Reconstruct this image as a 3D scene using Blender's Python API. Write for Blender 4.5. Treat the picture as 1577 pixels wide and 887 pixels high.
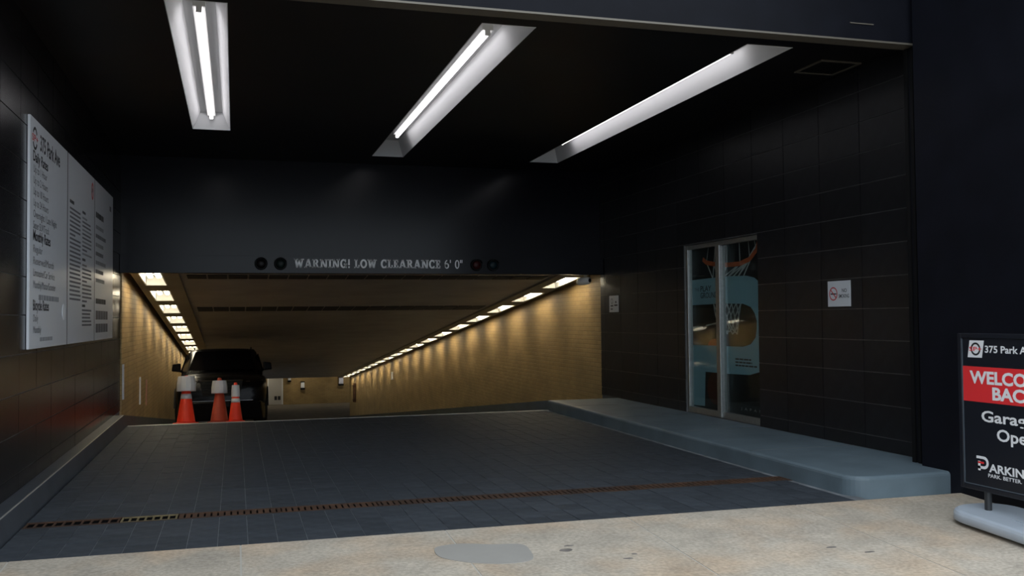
import bpy, bmesh, math, random
from mathutils import Vector, Matrix
random.seed(7)
for o in list(bpy.data.objects): bpy.data.objects.remove(o)
S = bpy.context.scene
COL = S.collection
PI = math.pi

# ------------------------------------------------------------------ camera
yaw, pit, rol = math.radians(16.157), math.radians(1.821), math.radians(-.545)
fw = Vector((math.sin(yaw)*math.cos(pit), math.cos(yaw)*math.cos(pit), math.sin(pit)))
r0 = Vector((math.cos(yaw), -math.sin(yaw), 0)); u0 = r0.cross(fw)
rr = r0*math.cos(rol)+u0*math.sin(rol); uu = -r0*math.sin(rol)+u0*math.cos(rol)
cd = bpy.data.cameras.new('camera'); cam = bpy.data.objects.new('camera', cd); COL.objects.link(cam)
cd.sensor_width = 36; cd.lens = 1472.3*36/1577; cd.clip_end = 400
m4 = Matrix((rr, uu, -fw)).transposed().to_4x4(); m4.translation = (0, 0, 1.3)
cam.matrix_world = m4
S.camera = cam
# ------------------------------------------------------------------ sky, exposure
W = bpy.data.worlds.new('overcast_sky'); S.world = W; W.use_nodes = True
bg = W.node_tree.nodes['Background']; bg.inputs[0].default_value = (.80, .90, 1.0, 1); bg.inputs[1].default_value = 2.15
S.view_settings.view_transform = 'Standard'; S.view_settings.look = 'None'
S.view_settings.exposure = 0.0; S.view_settings.gamma = 1.0; S.view_settings.use_curve_mapping = False
TUBE = 4.0          # strength of the ceiling tubes
LAMP = 15.0         # strength of the ramp lamps

# ------------------------------------------------------------------ materials
def mat(name, col, rough=.5, metal=0., spec=.5, var=0., vs=6., bump=0., bs=60., rand=0., emit=0., coat=0.):
    m = bpy.data.materials.new(name); m.use_nodes = True
    nt = m.node_tree; N = nt.nodes; L = nt.links; b = N['Principled BSDF']
    b.inputs['Base Color'].default_value = (*col, 1); b.inputs['Roughness'].default_value = rough
    b.inputs['Metallic'].default_value = metal; b.inputs['Specular IOR Level'].default_value = spec
    b.inputs['Coat Weight'].default_value = coat
    if emit:
        b.inputs['Emission Color'].default_value = (*col, 1); b.inputs['Emission Strength'].default_value = emit
    if var or rand:
        tc = N.new('ShaderNodeTexCoord'); nz = N.new('ShaderNodeTexNoise'); nz.inputs['Scale'].default_value = vs
        nz.inputs['Detail'].default_value = 5; L.new(tc.outputs['Object'], nz.inputs['Vector'])
        mr = N.new('ShaderNodeMapRange'); mr.inputs['From Min'].default_value = .3; mr.inputs['From Max'].default_value = .7
        mr.inputs['To Min'].default_value = 1-var; mr.inputs['To Max'].default_value = 1+var
        L.new(nz.outputs['Fac'], mr.inputs['Value'])
        fac = mr.outputs[0]
        if rand:
            oi = N.new('ShaderNodeObjectInfo'); m2 = N.new('ShaderNodeMapRange')
            m2.inputs['To Min'].default_value = 1-rand; m2.inputs['To Max'].default_value = 1+rand
            L.new(oi.outputs['Random'], m2.inputs['Value'])
            mu = N.new('ShaderNodeMath'); mu.operation = 'MULTIPLY'; L.new(fac, mu.inputs[0]); L.new(m2.outputs[0], mu.inputs[1]); fac = mu.outputs[0]
        vm = N.new('ShaderNodeVectorMath'); vm.operation = 'SCALE'; vm.inputs[0].default_value = col
        L.new(fac, vm.inputs['Scale']); L.new(vm.outputs[0], b.inputs['Base Color'])
    if bump:
        tc = N.new('ShaderNodeTexCoord'); nz = N.new('ShaderNodeTexNoise'); nz.inputs['Scale'].default_value = bs
        nz.inputs['Detail'].default_value = 4; L.new(tc.outputs['Object'], nz.inputs['Vector'])
        bp = N.new('ShaderNodeBump'); bp.inputs['Strength'].default_value = bump; bp.inputs['Distance'].default_value = .01
        L.new(nz.outputs['Fac'], bp.inputs['Height']); L.new(bp.outputs[0], b.inputs['Normal'])
    return m
def brick_mat(name, axis):
    m = mat(name, (.4, .3, .17), .6, spec=.35); nt = m.node_tree; N = nt.nodes; L = nt.links; b = N['Principled BSDF']
    tc = N.new('ShaderNodeTexCoord'); sp = N.new('ShaderNodeSeparateXYZ'); cb = N.new('ShaderNodeCombineXYZ')
    L.new(tc.outputs['Object'], sp.inputs[0]); L.new(sp.outputs[axis], cb.inputs[0]); L.new(sp.outputs[2], cb.inputs[1])
    br = N.new('ShaderNodeTexBrick'); br.inputs['Scale'].default_value = 1; br.inputs['Brick Width'].default_value = .21
    br.inputs['Row Height'].default_value = .068; br.inputs['Mortar Size'].default_value = .006; br.inputs['Mortar Smooth'].default_value = .3
    br.inputs['Color1'].default_value = (.38, .262, .115, 1); br.inputs['Color2'].default_value = (.33, .225, .095, 1)
    br.inputs['Mortar'].default_value = (.24, .163, .07, 1)
    L.new(cb.outputs[0], br.inputs['Vector'])
    nz = N.new('ShaderNodeTexNoise'); nz.inputs['Scale'].default_value = 1.7; nz.inputs['Detail'].default_value = 6
    L.new(tc.outputs['Object'], nz.inputs['Vector'])
    mr = N.new('ShaderNodeMapRange'); mr.inputs['From Min'].default_value = .3; mr.inputs['From Max'].default_value = .7
    mr.inputs['To Min'].default_value = .8; mr.inputs['To Max'].default_value = 1.15; L.new(nz.outputs['Fac'], mr.inputs['Value'])
    vm = N.new('ShaderNodeVectorMath'); vm.operation = 'SCALE'; L.new(br.outputs['Color'], vm.inputs[0]); L.new(mr.outputs[0], vm.inputs['Scale'])
    L.new(vm.outputs[0], b.inputs['Base Color'])
    bp = N.new('ShaderNodeBump'); bp.inputs['Strength'].default_value = .5; bp.inputs['Distance'].default_value = .004; bp.invert = True
    L.new(br.outputs['Fac'], bp.inputs['Height']); L.new(bp.outputs[0], b.inputs['Normal'])
    return m
def glass_mat(name):
    m = bpy.data.materials.new(name); m.use_nodes = True; nt = m.node_tree; N = nt.nodes; L = nt.links
    N.remove(N['Principled BSDF']); out = N['Material Output']
    t = N.new('ShaderNodeBsdfTransparent'); t.inputs[0].default_value = (.86, .92, .92, 1)
    g = N.new('ShaderNodeBsdfGlossy'); g.inputs['Roughness'].default_value = .04
    lw = N.new('ShaderNodeLayerWeight'); pw = N.new('ShaderNodeMath'); pw.operation = 'POWER'; pw.inputs[1].default_value = 5
    fr = N.new('ShaderNodeMapRange'); fr.inputs['To Min'].default_value = .03; mx = N.new('ShaderNodeMixShader')
    L.new(lw.outputs['Facing'], pw.inputs[0]); L.new(pw.outputs[0], fr.inputs['Value']); L.new(fr.outputs[0], mx.inputs[0]); L.new(t.outputs[0], mx.inputs[1]); L.new(g.outputs[0], mx.inputs[2]); L.new(mx.outputs[0], out.inputs[0])
    return m
def walk_mat():
    m = mat('sidewalk_concrete', (.47, .405, .325), .85, spec=.25, var=.13, vs=3.5, rand=.05, bump=.25, bs=140)
    nt = m.node_tree; N = nt.nodes; L = nt.links; b = N['Principled BSDF']
    src = b.inputs['Base Color'].links[0].from_socket
    tc = N.new('ShaderNodeNewGeometry')
    n1 = N.new('ShaderNodeTexNoise'); n1.inputs['Scale'].default_value = 45; n1.inputs['Detail'].default_value = 3; L.new(tc.outputs['Position'], n1.inputs['Vector'])
    r1 = N.new('ShaderNodeMapRange'); r1.inputs['From Min'].default_value = .3; r1.inputs['From Max'].default_value = .7; r1.inputs['To Min'].default_value = .82; r1.inputs['To Max'].default_value = 1.15
    L.new(n1.outputs['Fac'], r1.inputs['Value'])
    v1 = N.new('ShaderNodeVectorMath'); v1.operation = 'SCALE'; L.new(src, v1.inputs[0]); L.new(r1.outputs[0], v1.inputs['Scale'])
    # pinkish blotches
    n2 = N.new('ShaderNodeTexNoise'); n2.inputs['Scale'].default_value = 1.6; n2.inputs['Detail'].default_value = 4; L.new(tc.outputs['Position'], n2.inputs['Vector'])
    r2 = N.new('ShaderNodeMapRange'); r2.inputs['From Min'].default_value = .45; r2.inputs['From Max'].default_value = .7; L.new(n2.outputs['Fac'], r2.inputs['Value'])
    mx = N.new('ShaderNodeMix'); mx.data_type = 'RGBA'; mx.blend_type = 'MULTIPLY'; mx.inputs['B'].default_value = (1.08, .93, .80, 1)
    L.new(r2.outputs[0], mx.inputs['Factor']); L.new(v1.outputs[0], mx.inputs['A']); L.new(mx.outputs['Result'], b.inputs['Base Color'])
    return m
TILE = mat('dark_polished_tile', (.0115, .0118, .0138), .32, spec=.3, var=.25, vs=9, rand=.18)
TILEL = mat('dark_polished_granite', (.008, .007, .008), .26, spec=.36, var=.3, vs=12, rand=.15)
GROUT = mat('wall_grout', (.13, .128, .125), .9, var=.3)
BACK = mat('dark_wall_paint', (.0048, .0052, .0085), .22, spec=.17, var=.15, vs=2)
CEIL = mat('black_ceiling', (.0095, .009, .0105), .45, spec=.25, var=.2, vs=2)
PIER = mat('dark_pier_metal', (.0055, .006, .0098), .55, spec=.15, var=.2, vs=4)
FTILE = mat('blue_grey_paver', (.047, .0535, .0625), .65, spec=.12, var=.2, vs=11, rand=.13, bump=.15, bs=90)
FGROUT = mat('floor_grout', (.17, .18, .19), .9, var=.3)
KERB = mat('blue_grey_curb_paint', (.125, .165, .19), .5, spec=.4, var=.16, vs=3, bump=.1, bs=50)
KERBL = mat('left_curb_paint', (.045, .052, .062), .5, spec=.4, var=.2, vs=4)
WALK = walk_mat()
JOINT = mat('sidewalk_joint', (.50, .46, .40), .9)
PATCH = mat('smooth_grey', (.36, .335, .30), .9, spec=.2, var=.03)
STAIN = mat('dark_stain', (.19, .165, .145), .9, var=.3, vs=20)
ASPH = mat('asphalt', (.07, .07, .072), .9, var=.25, vs=30)
WHITE = mat('white_enamel', (.78, .78, .76), .45)
TROUGH = mat('white_trough_paint', (.78, .79, .80), .5)
EM = mat('tube_glow', (1, .97, 1.0), emit=TUBE)
EML = mat('ramp_lamp_glow', (1, .90, .70), emit=LAMP)
BRICKY = brick_mat('tan_glazed_brick', 1)
BRICKX = brick_mat('tan_glazed_brick_far', 0)
TCEIL = mat('ramp_ceiling_plaster', (.34, .315, .29), .8, var=.12, vs=1.5)
TBAND = mat('ramp_soffit_plaster', (.26, .23, .18), .8, var=.1, vs=2)
SLOT = mat('slot_black', (.02, .018, .016), .7)
CONC = mat('ramp_concrete', (.14, .12, .09), .8, var=.2, vs=2.5, bump=.15)
BLACK = mat('matte_black', (.0045, .0045, .005), .6, spec=.2)
ALU = mat('brushed_aluminium', (.36, .37, .36), .38, metal=.85, var=.08, vs=30)
BRONZE = mat('header_trim_bronze', (.17, .15, .12), .5, metal=.3)
STEEL = mat('worn_edge_steel', (.42, .41, .37), .5, metal=.5)
RUST = mat('rusty_iron', (.052, .022, .009), .8, var=.45, vs=8, rand=.25)
YRUST = mat('yellowed_iron', (.17, .13, .06), .7, var=.35, vs=10)
LETTER = mat('grey_white_lettering', (.92, .92, .93), .5)
PAPER = mat('white_panel', (.63, .65, .68), .35, spec=.4)
PRINT = mat('black_print', (.02, .02, .022), .6)
PRINTG = mat('grey_print', (.13, .13, .14), .6)
PRINTL = mat('pale_grey_print', (.26, .265, .275), .6)
RED = mat('red_print', (.55, .03, .03), .5)
SBLACK = mat('sign_black', (.009, .011, .017), .35)
SRED = mat('sign_red', (.80, .035, .04), .4)
SWHITE = mat('sign_white', (.85, .86, .88), .4)
SGREY = mat('grey_base_plastic', (.42, .46, .51), .5, var=.06, vs=6)
PBLUE = mat('poster_pale_blue', (.27, .42, .47), .5)
PORANGE = mat('poster_orange', (.50, .10, .03), .5)
PBALL = mat('poster_dark_red', (.08, .012, .008), .5)
PBROWN = mat('field_brown', (.035, .016, .008), .5, var=.5, vs=3)
PDARK = mat('poster_black', (.008, .007, .009), .5)
PNET = mat('poster_net_grey', (.42, .42, .40), .5)
PSTREAK = mat('poster_pale_streak', (.5, .46, .38), .5)
GLASS = glass_mat('clear_glass')
CONE = mat('cone_orange', (.85, .038, .010), .5, var=.06)
CONESHADE = mat('cone_shaded_red', (.42, .05, .02), .6, var=.12)  # darker cone red, shade on the middle cone put into its colour
SLEEVE = mat('white_reflective_sleeve', (.62, .63, .65), .5)
CAR = mat('black_car_paint', (.002, .002, .003), .25, spec=.16)
CGLASS = mat('dark_car_glass', (.002, .002, .003), .1, spec=.12)
RUBBER = mat('rubber', (.01, .01, .01), .85)
CHROME = mat('chrome', (.55, .56, .58), .12, metal=1)
LENS = mat('headlight_lens', (.10, .10, .11), .08, spec=.8, metal=.4)

# ------------------------------------------------------------------ mesh helpers
class MB:
    def __init__(s): s.v = []; s.f = []
    def poly(s, pts):
        i = len(s.v); s.v += [tuple(p) for p in pts]; s.f.append(tuple(range(i, i+len(pts)))); return s
    def hexa(s, b, t):           # bottom 4 (ccw from above), top 4
        i = len(s.v); s.v += [tuple(p) for p in b]+[tuple(p) for p in t]
        s.f += [(i+3, i+2, i+1, i), (i+4, i+5, i+6, i+7)]+[(i+k, i+(k+1) % 4, i+4+(k+1) % 4, i+4+k) for k in range(4)]
        return s
    def box(s, x0, x1, y0, y1, z0, z1):
        return s.hexa([(x0, y0, z0), (x1, y0, z0), (x1, y1, z0), (x0, y1, z0)], [(x0, y0, z1), (x1, y0, z1), (x1, y1, z1), (x0, y1, z1)])
    def prism(s, pts, d):        # polygon (3d) swept by vector d
        n = len(pts); i = len(s.v); d = Vector(d)
        s.v += [tuple(p) for p in pts]+[tuple(Vector(p)+d) for p in pts]
        s.f.append(tuple(range(i+n-1, i-1, -1))); s.f.append(tuple(range(i+n, i+2*n)))
        s.f += [(i+k, i+(k+1) % n, i+n+(k+1) % n, i+n+k) for k in range(n)]
        return s
    def tube(s, pts, r, n=8, cap=True):
        pts = [Vector(p) for p in pts]; rs = r if isinstance(r, (list, tuple)) else [r]*len(pts)
        i = len(s.v); up = None
        for k, p in enumerate(pts):
            d = (pts[min(k+1, len(pts)-1)]-pts[max(k-1, 0)]).normalized()
            if up is None: up = Vector((0, 0, 1)) if abs(d.z) < .9 else Vector((0, 1, 0))
            a = d.cross(up).normalized(); b = d.cross(a).normalized()
            for j in range(n):
                t = 2*PI*j/n; s.v.append(tuple(p+a*rs[k]*math.cos(t)+b*rs[k]*math.sin(t)))
        for k in range(len(pts)-1):
            for j in range(n):
                s.f.append((i+k*n+j, i+k*n+(j+1) % n, i+(k+1)*n+(j+1) % n, i+(k+1)*n+j))
        if cap:
            s.f.append(tuple(i+j for j in range(n-1, -1, -1))); e = i+(len(pts)-1)*n; s.f.append(tuple(e+j for j in range(n)))
        return s
    def lathe(s, prof, c=(0, 0, 0), n=24):      # (r,z) pairs about Z
        i = len(s.v)
        for r, z in prof:
            for j in range(n): s.v.append((c[0]+r*math.cos(2*PI*j/n), c[1]+r*math.sin(2*PI*j/n), c[2]+z))
        for k in range(len(prof)-1):
            for j in range(n): s.f.append((i+k*n+j, i+k*n+(j+1) % n, i+(k+1)*n+(j+1) % n, i+(k+1)*n+j))
        s.f.append(tuple(i+j for j in range(n-1, -1, -1))); e = i+(len(prof)-1)*n; s.f.append(tuple(e+j for j in range(n)))
        return s
    def mesh(s, name, m, smooth=False, bevel=0, seg=2):
        me = bpy.data.meshes.new(name); me.from_pydata(s.v, [], s.f)
        bm = bmesh.new(); bm.from_mesh(me)
        bmesh.ops.recalc_face_normals(bm, faces=bm.faces)
        if bevel:
            bmesh.ops.remove_doubles(bm, verts=bm.verts, dist=1e-5)
            bmesh.ops.bevel(bm, geom=list(bm.edges), offset=bevel, segments=seg, affect='EDGES', profile=.5, clamp_overlap=True)
        bm.to_mesh(me); bm.free()
        if m: me.materials.append(m)
        if smooth:
            for p in me.polygons: p.use_smooth = True
        return me
    def build(s, name, m, parent=None, smooth=False, bevel=0, seg=2, loc=None):
        return link(name, s.mesh(name, m, smooth, bevel, seg), parent, loc)
def link(name, me, parent=None, loc=None):
    o = bpy.data.objects.new(name, me); COL.objects.link(o)
    if parent: o.parent = parent
    if loc is not None: o.location = loc
    return o
def tag(o, label=None, cat=None, group=None, kind=None):
    if label: o['label'] = label
    if cat: o['category'] = cat
    if group: o['group'] = group
    if kind: o['kind'] = kind
    return o
def struct(name, mb, m, label, cat, **k):
    o = mb.build(name, m, **k); return tag(o, label, cat, kind='structure')
def thing(name, loc, label, cat, group=None, rot=(0, 0, 0)):
    o = bpy.data.objects.new(name, None); COL.objects.link(o); o.location = loc; o.rotation_euler = rot
    return tag(o, label, cat, group)
def copy_tree(o, parent=None):
    c = o.copy(); COL.objects.link(c); c.parent = parent
    for ch in list(o.children): copy_tree(ch, c)
    return c
# flat print on a plane: origin O, u = reading direction, v = up, n = towards the viewer
class Plane:
    def __init__(s, O, u, v=(0, 0, 1)):
        s.O = Vector(O); s.u = Vector(u); s.v = Vector(v); s.n = s.u.cross(s.v)
    def p(s, a, b, h=0): return s.O+s.u*a+s.v*b+s.n*h
    def sheet(s, mb, pts, h0, h1):
        mb.prism([s.p(a, b, h0) for a, b in pts], s.n*(h1-h0)); return mb
    def rect(s, mb, a0, a1, b0, b1, h0, h1): return s.sheet(mb, [(a0, b0), (a1, b0), (a1, b1), (a0, b1)], h0, h1)
    def ring(s, mb, ca, cb, ra, rb, t, h0, h1, a0=0., a1=2*PI, n=24):
        for k in range(n):
            x, y = a0+(a1-a0)*k/n, a0+(a1-a0)*(k+1)/n
            q = [(ca+ra*math.cos(x), cb+rb*math.sin(x)), (ca+ra*math.cos(y), cb+rb*math.sin(y)),
                 (ca+(ra-t)*math.cos(y), cb+(rb-t)*math.sin(y)), (ca+(ra-t)*math.cos(x), cb+(rb-t)*math.sin(x))]
            s.sheet(mb, q, h0, h1)
        return mb
    def line(s, mb, pts, w, h0, h1):
        for (a, b), (c, d) in zip(pts, pts[1:]):
            L = math.hypot(c-a, d-b) or 1; px, py = -(d-b)/L*w/2, (c-a)/L*w/2
            s.sheet(mb, [(a+px, b+py), (c+px, d+py), (c-px, d-py), (a-px, b-py)], h0, h1)
        return mb
def raw_text(body, bold):
    c = bpy.data.curves.new('t', 'FONT'); c.body = body; c.size = 1; c.offset = bold; c.extrude = 0; c.resolution_u = 3
    o = bpy.data.objects.new('t', c); COL.objects.link(o)
    dg = bpy.context.evaluated_depsgraph_get(); me = bpy.data.meshes.new_from_object(o.evaluated_get(dg))
    bpy.data.objects.remove(o); bpy.data.curves.remove(c); return me
_ref = raw_text('H', 0); CAP = max(v.co.y for v in _ref.vertices)
def text(P, body, a, b, cap, m, parent, h=.002, bold=0., width=None, name='lettering', split=False):
    me = raw_text(body, bold); k = cap/CAP; xs = [v.co.x for v in me.vertices]
    x0 = min(xs); kx = k if width is None else width/(max(xs)-x0)
    for v in me.vertices: v.co = P.p(a+(v.co.x-x0)*kx, b+v.co.y*k, h)
    me.materials.clear(); me.materials.append(m); me.name = name
    if split:
        bm = bmesh.new(); bm.from_mesh(me); bm.verts.ensure_lookup_table()
        seen = set(); parts = []
        for v in bm.verts:
            if v.index in seen: continue
            stack = [v]; comp = set()
            while stack:
                w = stack.pop()
                if w.index in comp: continue
                comp.add(w.index); stack += [e.other_vert(w) for e in w.link_edges]
            seen |= comp; parts.append(comp)
        for comp in parts:
            ids = sorted(comp); mp = {j: k_ for k_, j in enumerate(ids)}
            fs = [[mp[v.index] for v in f.verts] for f in bm.faces if f.verts[0].index in comp]
            m3 = bpy.data.meshes.new('letter'); m3.from_pydata([tuple(bm.verts[j].co) for j in ids], [], fs); m3.materials.append(m); link('letter', m3, parent)
        bm.free(); return
    o = link(name, me, parent); o['kind'] = 'stuff'
    return o

# ------------------------------------------------------------------ main dimensions
XL, XR = -1.45, 5.30            # side walls of the vestibule
YB, YH = 13.48, 6.28            # back wall, header face
ZC, ZH = 3.50, 3.43             # ceiling, header underside
YC = 12.85                      # crest of the ramp
SL = .104                       # grade of the ramp
YE = 46.3                       # end of the ramp
def zf(y): return -SL*(y-YC) if y > YC else 0.
def zt(y): return 1.97-SL*(y-13.5)
WS = .05                        # fall of the sidewalk
def zs(y): return -WS*(5.82-y)
ZE = zf(YE)

# ------------------------------------------------------------------ ground
fl = MB().box(-1.30, 4.30, 5.82, 6.705, -.12, -.004).box(-1.30, 4.30, 6.90, YC, -.12, -.004)
floor = struct('floor', fl, FGROUT, 'dark blue-grey tiled driveway floor of the garage entrance', 'floor')
PX = .1715
tm = MB().box(-PX/2+.0022, PX/2-.0022, -PX/2+.0022, PX/2-.0022, -.006, 0).mesh('tile', FTILE)
rows1 = [5.82+.177*(k+.5) for k in range(5)]
ny2 = 35; p2 = (YC-6.90)/ny2
rows2 = [6.90+p2*(k+.5) for k in range(ny2)]
nx = 32; xs0 = -.271-PX*6+PX/2
rest = MB(); cnt = 0
for y in rows1+rows2:
    for i in range(nx+2):
        x = xs0+i*PX
        if x+PX/2 > 4.31 or x-PX/2 < -1.32: continue
        dz = random.uniform(-.0012, .0008)
        if cnt < 300:
            o = link('tile', tm, floor, (x, y, dz)); o.scale.y = (.177 if y < 6.8 else p2)/PX; cnt += 1
        else:
            rest.box(x-PX/2+.0022, x+PX/2-.0022, y-p2/2+.0022, y+p2/2-.0022, -.006, dz)
rt = rest.build('tile_field', FTILE, floor); rt['kind'] = 'stuff'
MB().box(-1.29, 4.28, YC-.03, YC+.035, -.05, .004).build('threshold_strip', STEEL, floor)

walk = MB(); WX = [-9, -6.07, -3.63, -2.41, -1.19, .03, 1.24, 2.445, 3.70, 4.92, 6.14, 8.6, 12]; WY = [5.82, 4.18, 2.6, 1.0, -.6]
walk.hexa([(-9, -.6, zs(-.6)-.2), (12, -.6, zs(-.6)-.2), (12, 5.82, -.2), (-9, 5.82, -.2)], [(-9, -.6, zs(-.6)-.002), (12, -.6, zs(-.6)-.002), (12, 5.82, -.002), (-9, 5.82, -.002)])
sidewalk = struct('sidewalk', walk, JOINT, 'tan concrete sidewalk sloping away from the garage entrance', 'sidewalk')
for a, b in zip(WX, WX[1:]):
    for c, d in zip(WY[1:], WY):
        g = .005; x0, x1, y0, y1 = a+g, b-g, c+g, d-g*.3
        MB().hexa([(x0, y0, zs(y0)-.05), (x1, y0, zs(y0)-.05), (x1, y1, zs(y1)-.05), (x0, y1, zs(y1)-.05)],
                  [(x0, y0, zs(y0)), (x1, y0, zs(y0)), (x1, y1, zs(y1)), (x0, y1, zs(y1))]).build('slab', WALK, sidewalk)
def blob(pts, name, m, t=.003):
    n = len(pts); q = []
    for i in range(n):                       # Catmull-Rom closed outline
        p0, p1, p2_, p3 = [Vector((*pts[(i+j-1) % n], 0)) for j in range(4)]
        for s_ in (0, .25, .5, .75):
            q.append(.5*((2*p1)+(-p0+p2_)*s_+(2*p0-5*p1+4*p2_-p3)*s_*s_+(-p0+3*p1-3*p2_+p3)*s_**3))
    MB().prism([(v.x, v.y, zs(v.y)-.004) for v in q], (0, 0, .004+t)).build(name, m, sidewalk)
blob([(1.09, 5.40), (1.13, 5.48), (1.27, 5.50), (1.43, 5.44), (1.60, 5.40), (1.62, 5.28), (1.58, 5.10), (1.44, 5.06), (1.30, 5.10), (1.20, 5.16), (1.10, 5.27)], 'grey_patch', PATCH)  # thin, smooth, even-toned patch laid over the slabs
for x, y, w, h in ((1.82, 5.22, .04, .03), (1.86, 5.30, .03, .012), (2.17, 5.05, .02, .012), (3.33, 4.87, .03, .014), (3.48, 4.73, .035, .012), (2.10, 4.98, .03, .01)):
    blob([(x+w*math.cos(k*PI/4)*random.uniform(.7, 1.2), y+h*math.sin(k*PI/4)*random.uniform(.7, 1.2)) for k in range(8)], 'dark_spot', STAIN, .0015)
struct('street', MB().box(-30, 40, -30, -.75, zs(-.6)-.6, zs(-.6)-.16), ASPH, 'dark asphalt street beyond the sidewalk', 'street')
struct('street_curb', MB().box(-9, 12, -.75, -.6, zs(-.6)-.4, zs(-.6)-.004), JOINT, 'grey curb stone along the sidewalk edge', 'curb')

# right walkway with a rounded front corner, running down beside the ramp
cw = MB(); X0, X1, yf, hh, R = 4.24, XR, 5.92, .14, .17
plan = [(X0+R-R*math.cos(t), yf+R-R*math.sin(t)) for t in [k*PI/16 for k in range(9)]]
plan = [(X0, YC)]+plan+[(5.07, yf), (5.07, 6.02), (XR, 6.02), (XR, YC)]
bm = bmesh.new()
lo = [bm.verts.new((x, y, -.1)) for x, y in plan]; hi = [bm.verts.new((x, y, hh)) for x, y in plan]
bm.faces.new(hi); n = len(plan)
for k in range(n): bm.faces.new((lo[k], lo[(k+1) % n], hi[(k+1) % n], hi[k]))
bmesh.ops.recalc_face_normals(bm, faces=bm.faces)
eds = [e for e in bm.edges if all(v in hi[:11] for v in e.verts)]
bmesh.ops.bevel(bm, geom=eds, offset=.028, segments=3, affect='EDGES', profile=.5)
me = bpy.data.meshes.new('curb_right'); bm.to_mesh(me); bm.free(); me.materials.append(KERB)
ck = tag(link('curb_right', me), 'blue-grey painted raised walkway with rounded corner along right wall', 'curb', kind='structure')
MB().hexa([(X0, YC, -.3), (XR, YC, -.3), (XR, YE, ZE-.3), (X0, YE, ZE-.3)], [(X0, YC, hh), (XR, YC, hh), (XR, YE, ZE+hh), (X0, YE, ZE+hh)]).build('ramp_curb', KERB, ck)
for y in (7.4, 8.9, 10.4, 11.9):
    MB().box(X0+.03, XR-.01, y-.004, y+.004, hh-.004, hh+.0012).build('joint', GROUT, ck)
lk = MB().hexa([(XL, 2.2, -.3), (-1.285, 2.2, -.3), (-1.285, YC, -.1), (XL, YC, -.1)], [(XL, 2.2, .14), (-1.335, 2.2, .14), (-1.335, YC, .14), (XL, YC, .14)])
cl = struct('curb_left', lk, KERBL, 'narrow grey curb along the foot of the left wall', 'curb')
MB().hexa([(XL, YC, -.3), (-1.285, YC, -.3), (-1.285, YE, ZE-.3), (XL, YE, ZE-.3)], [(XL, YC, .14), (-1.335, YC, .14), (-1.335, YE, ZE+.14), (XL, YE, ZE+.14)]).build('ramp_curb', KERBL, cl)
MB().hexa([(-1.343, 5.0, .138), (-1.333, 5.0, .138), (-1.333, YC, .138), (-1.343, YC, .138)], [(-1.343, 5.0, .1425), (-1.333, 5.0, .1425), (-1.333, YC, .1425), (-1.343, YC, .1425)]).build('edge_strip', STEEL, cl)
rf_ = MB().hexa([(-1.3, YC, -.3), (4.3, YC, -.3), (4.3, YE, ZE-.3), (-1.3, YE, ZE-.3)], [(-1.3, YC, -.002), (4.3, YC, -.002), (4.3, YE, ZE), (-1.3, YE, ZE)])
rf_.box(-8, 16, YE, 57, ZE-.3, ZE)
struct('floor_ramp', rf_, CONC, 'worn concrete ramp floor running down into the garage', 'floor')

# ------------------------------------------------------------------ vestibule walls, tiles
ZR = [.14, .26]+[.26+.274*k for k in range(1, 12)]+[ZC]
def tile_wall(wall, x, sgn, ycols, m, skip=None):
    cache = {}
    for y0, y1 in zip(ycols, ycols[1:]):
        for z0, z1 in zip(ZR, ZR[1:]):
            cells = [(y0, y1, z0, z1)]
            if skip:
                s0, s1, t0, t1 = skip
                if y1 > s0 and y0 < s1 and z1 > t0 and z0 < t1:
                    cells = []
                    if y0 < s0: cells.append((y0, s0, z0, z1))
                    if y1 > s1: cells.append((s1, y1, z0, z1))
                    if z1 > t1: cells.append((max(y0, s0), min(y1, s1), t1, z1))
            for a, b, c, d in cells:
                if b-a < .03 or d-c < .03: continue
                k = (round(b-a, 3), round(d-c, 3)); g = .004
                if k not in cache:
                    hy, hz = k[0]/2-g, k[1]/2-g
                    cache[k] = MB().box(-.006, .006, -hy, hy, -hz, hz).mesh('tile', m)
                link('tile', cache[k], wall, (x+sgn*random.uniform(-.0008, .0008), (a+b)/2, (c+d)/2))
DY0, DY1, DZ1 = 8.96, 10.68, 2.17
wr = MB().box(XR+.004, XR+.3, 6.02, DY0, -.3, 3.9).box(XR+.004, XR+.3, DY1, YB, -.3, 3.9).box(XR+.004, XR+.3, DY0, DY1, DZ1, 3.9).box(XR+.004, XR+.3, DY0, DY1, -.3, .14).box(XR+.2, XR+.3, DY0, DY1, .14, DZ1)
wall_r = struct('wall_right', wr, GROUT, 'dark tiled right wall of the garage entrance', 'wall')
tile_wall(wall_r, XR, -1, [6.02]+[6.6+.61*k for k in range(12)]+[YB], TILE, (DY0, DY1, 0, DZ1))
wl = MB().box(XL-.3, XL-.004, 2.2, YB, -.3, 3.9)  # carried out of view past the opening, along with the shading pier
wall_l = struct('wall_left', wl, GROUT, 'dark polished stone left wall carrying the rate board', 'wall')
tile_wall(wall_l, XL, 1, [2.2, 2.95, 3.7, 4.3, 4.91, 5.52, 6.13]+[6.74+.61*k for k in range(11)]+[YB], TILEL)
wb = MB().box(XL-.3, XR+.3, YB, YB+.25, 1.99, 3.9)
struct('wall_back', wb, BACK, 'smooth dark wall above the ramp opening', 'wall')

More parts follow.
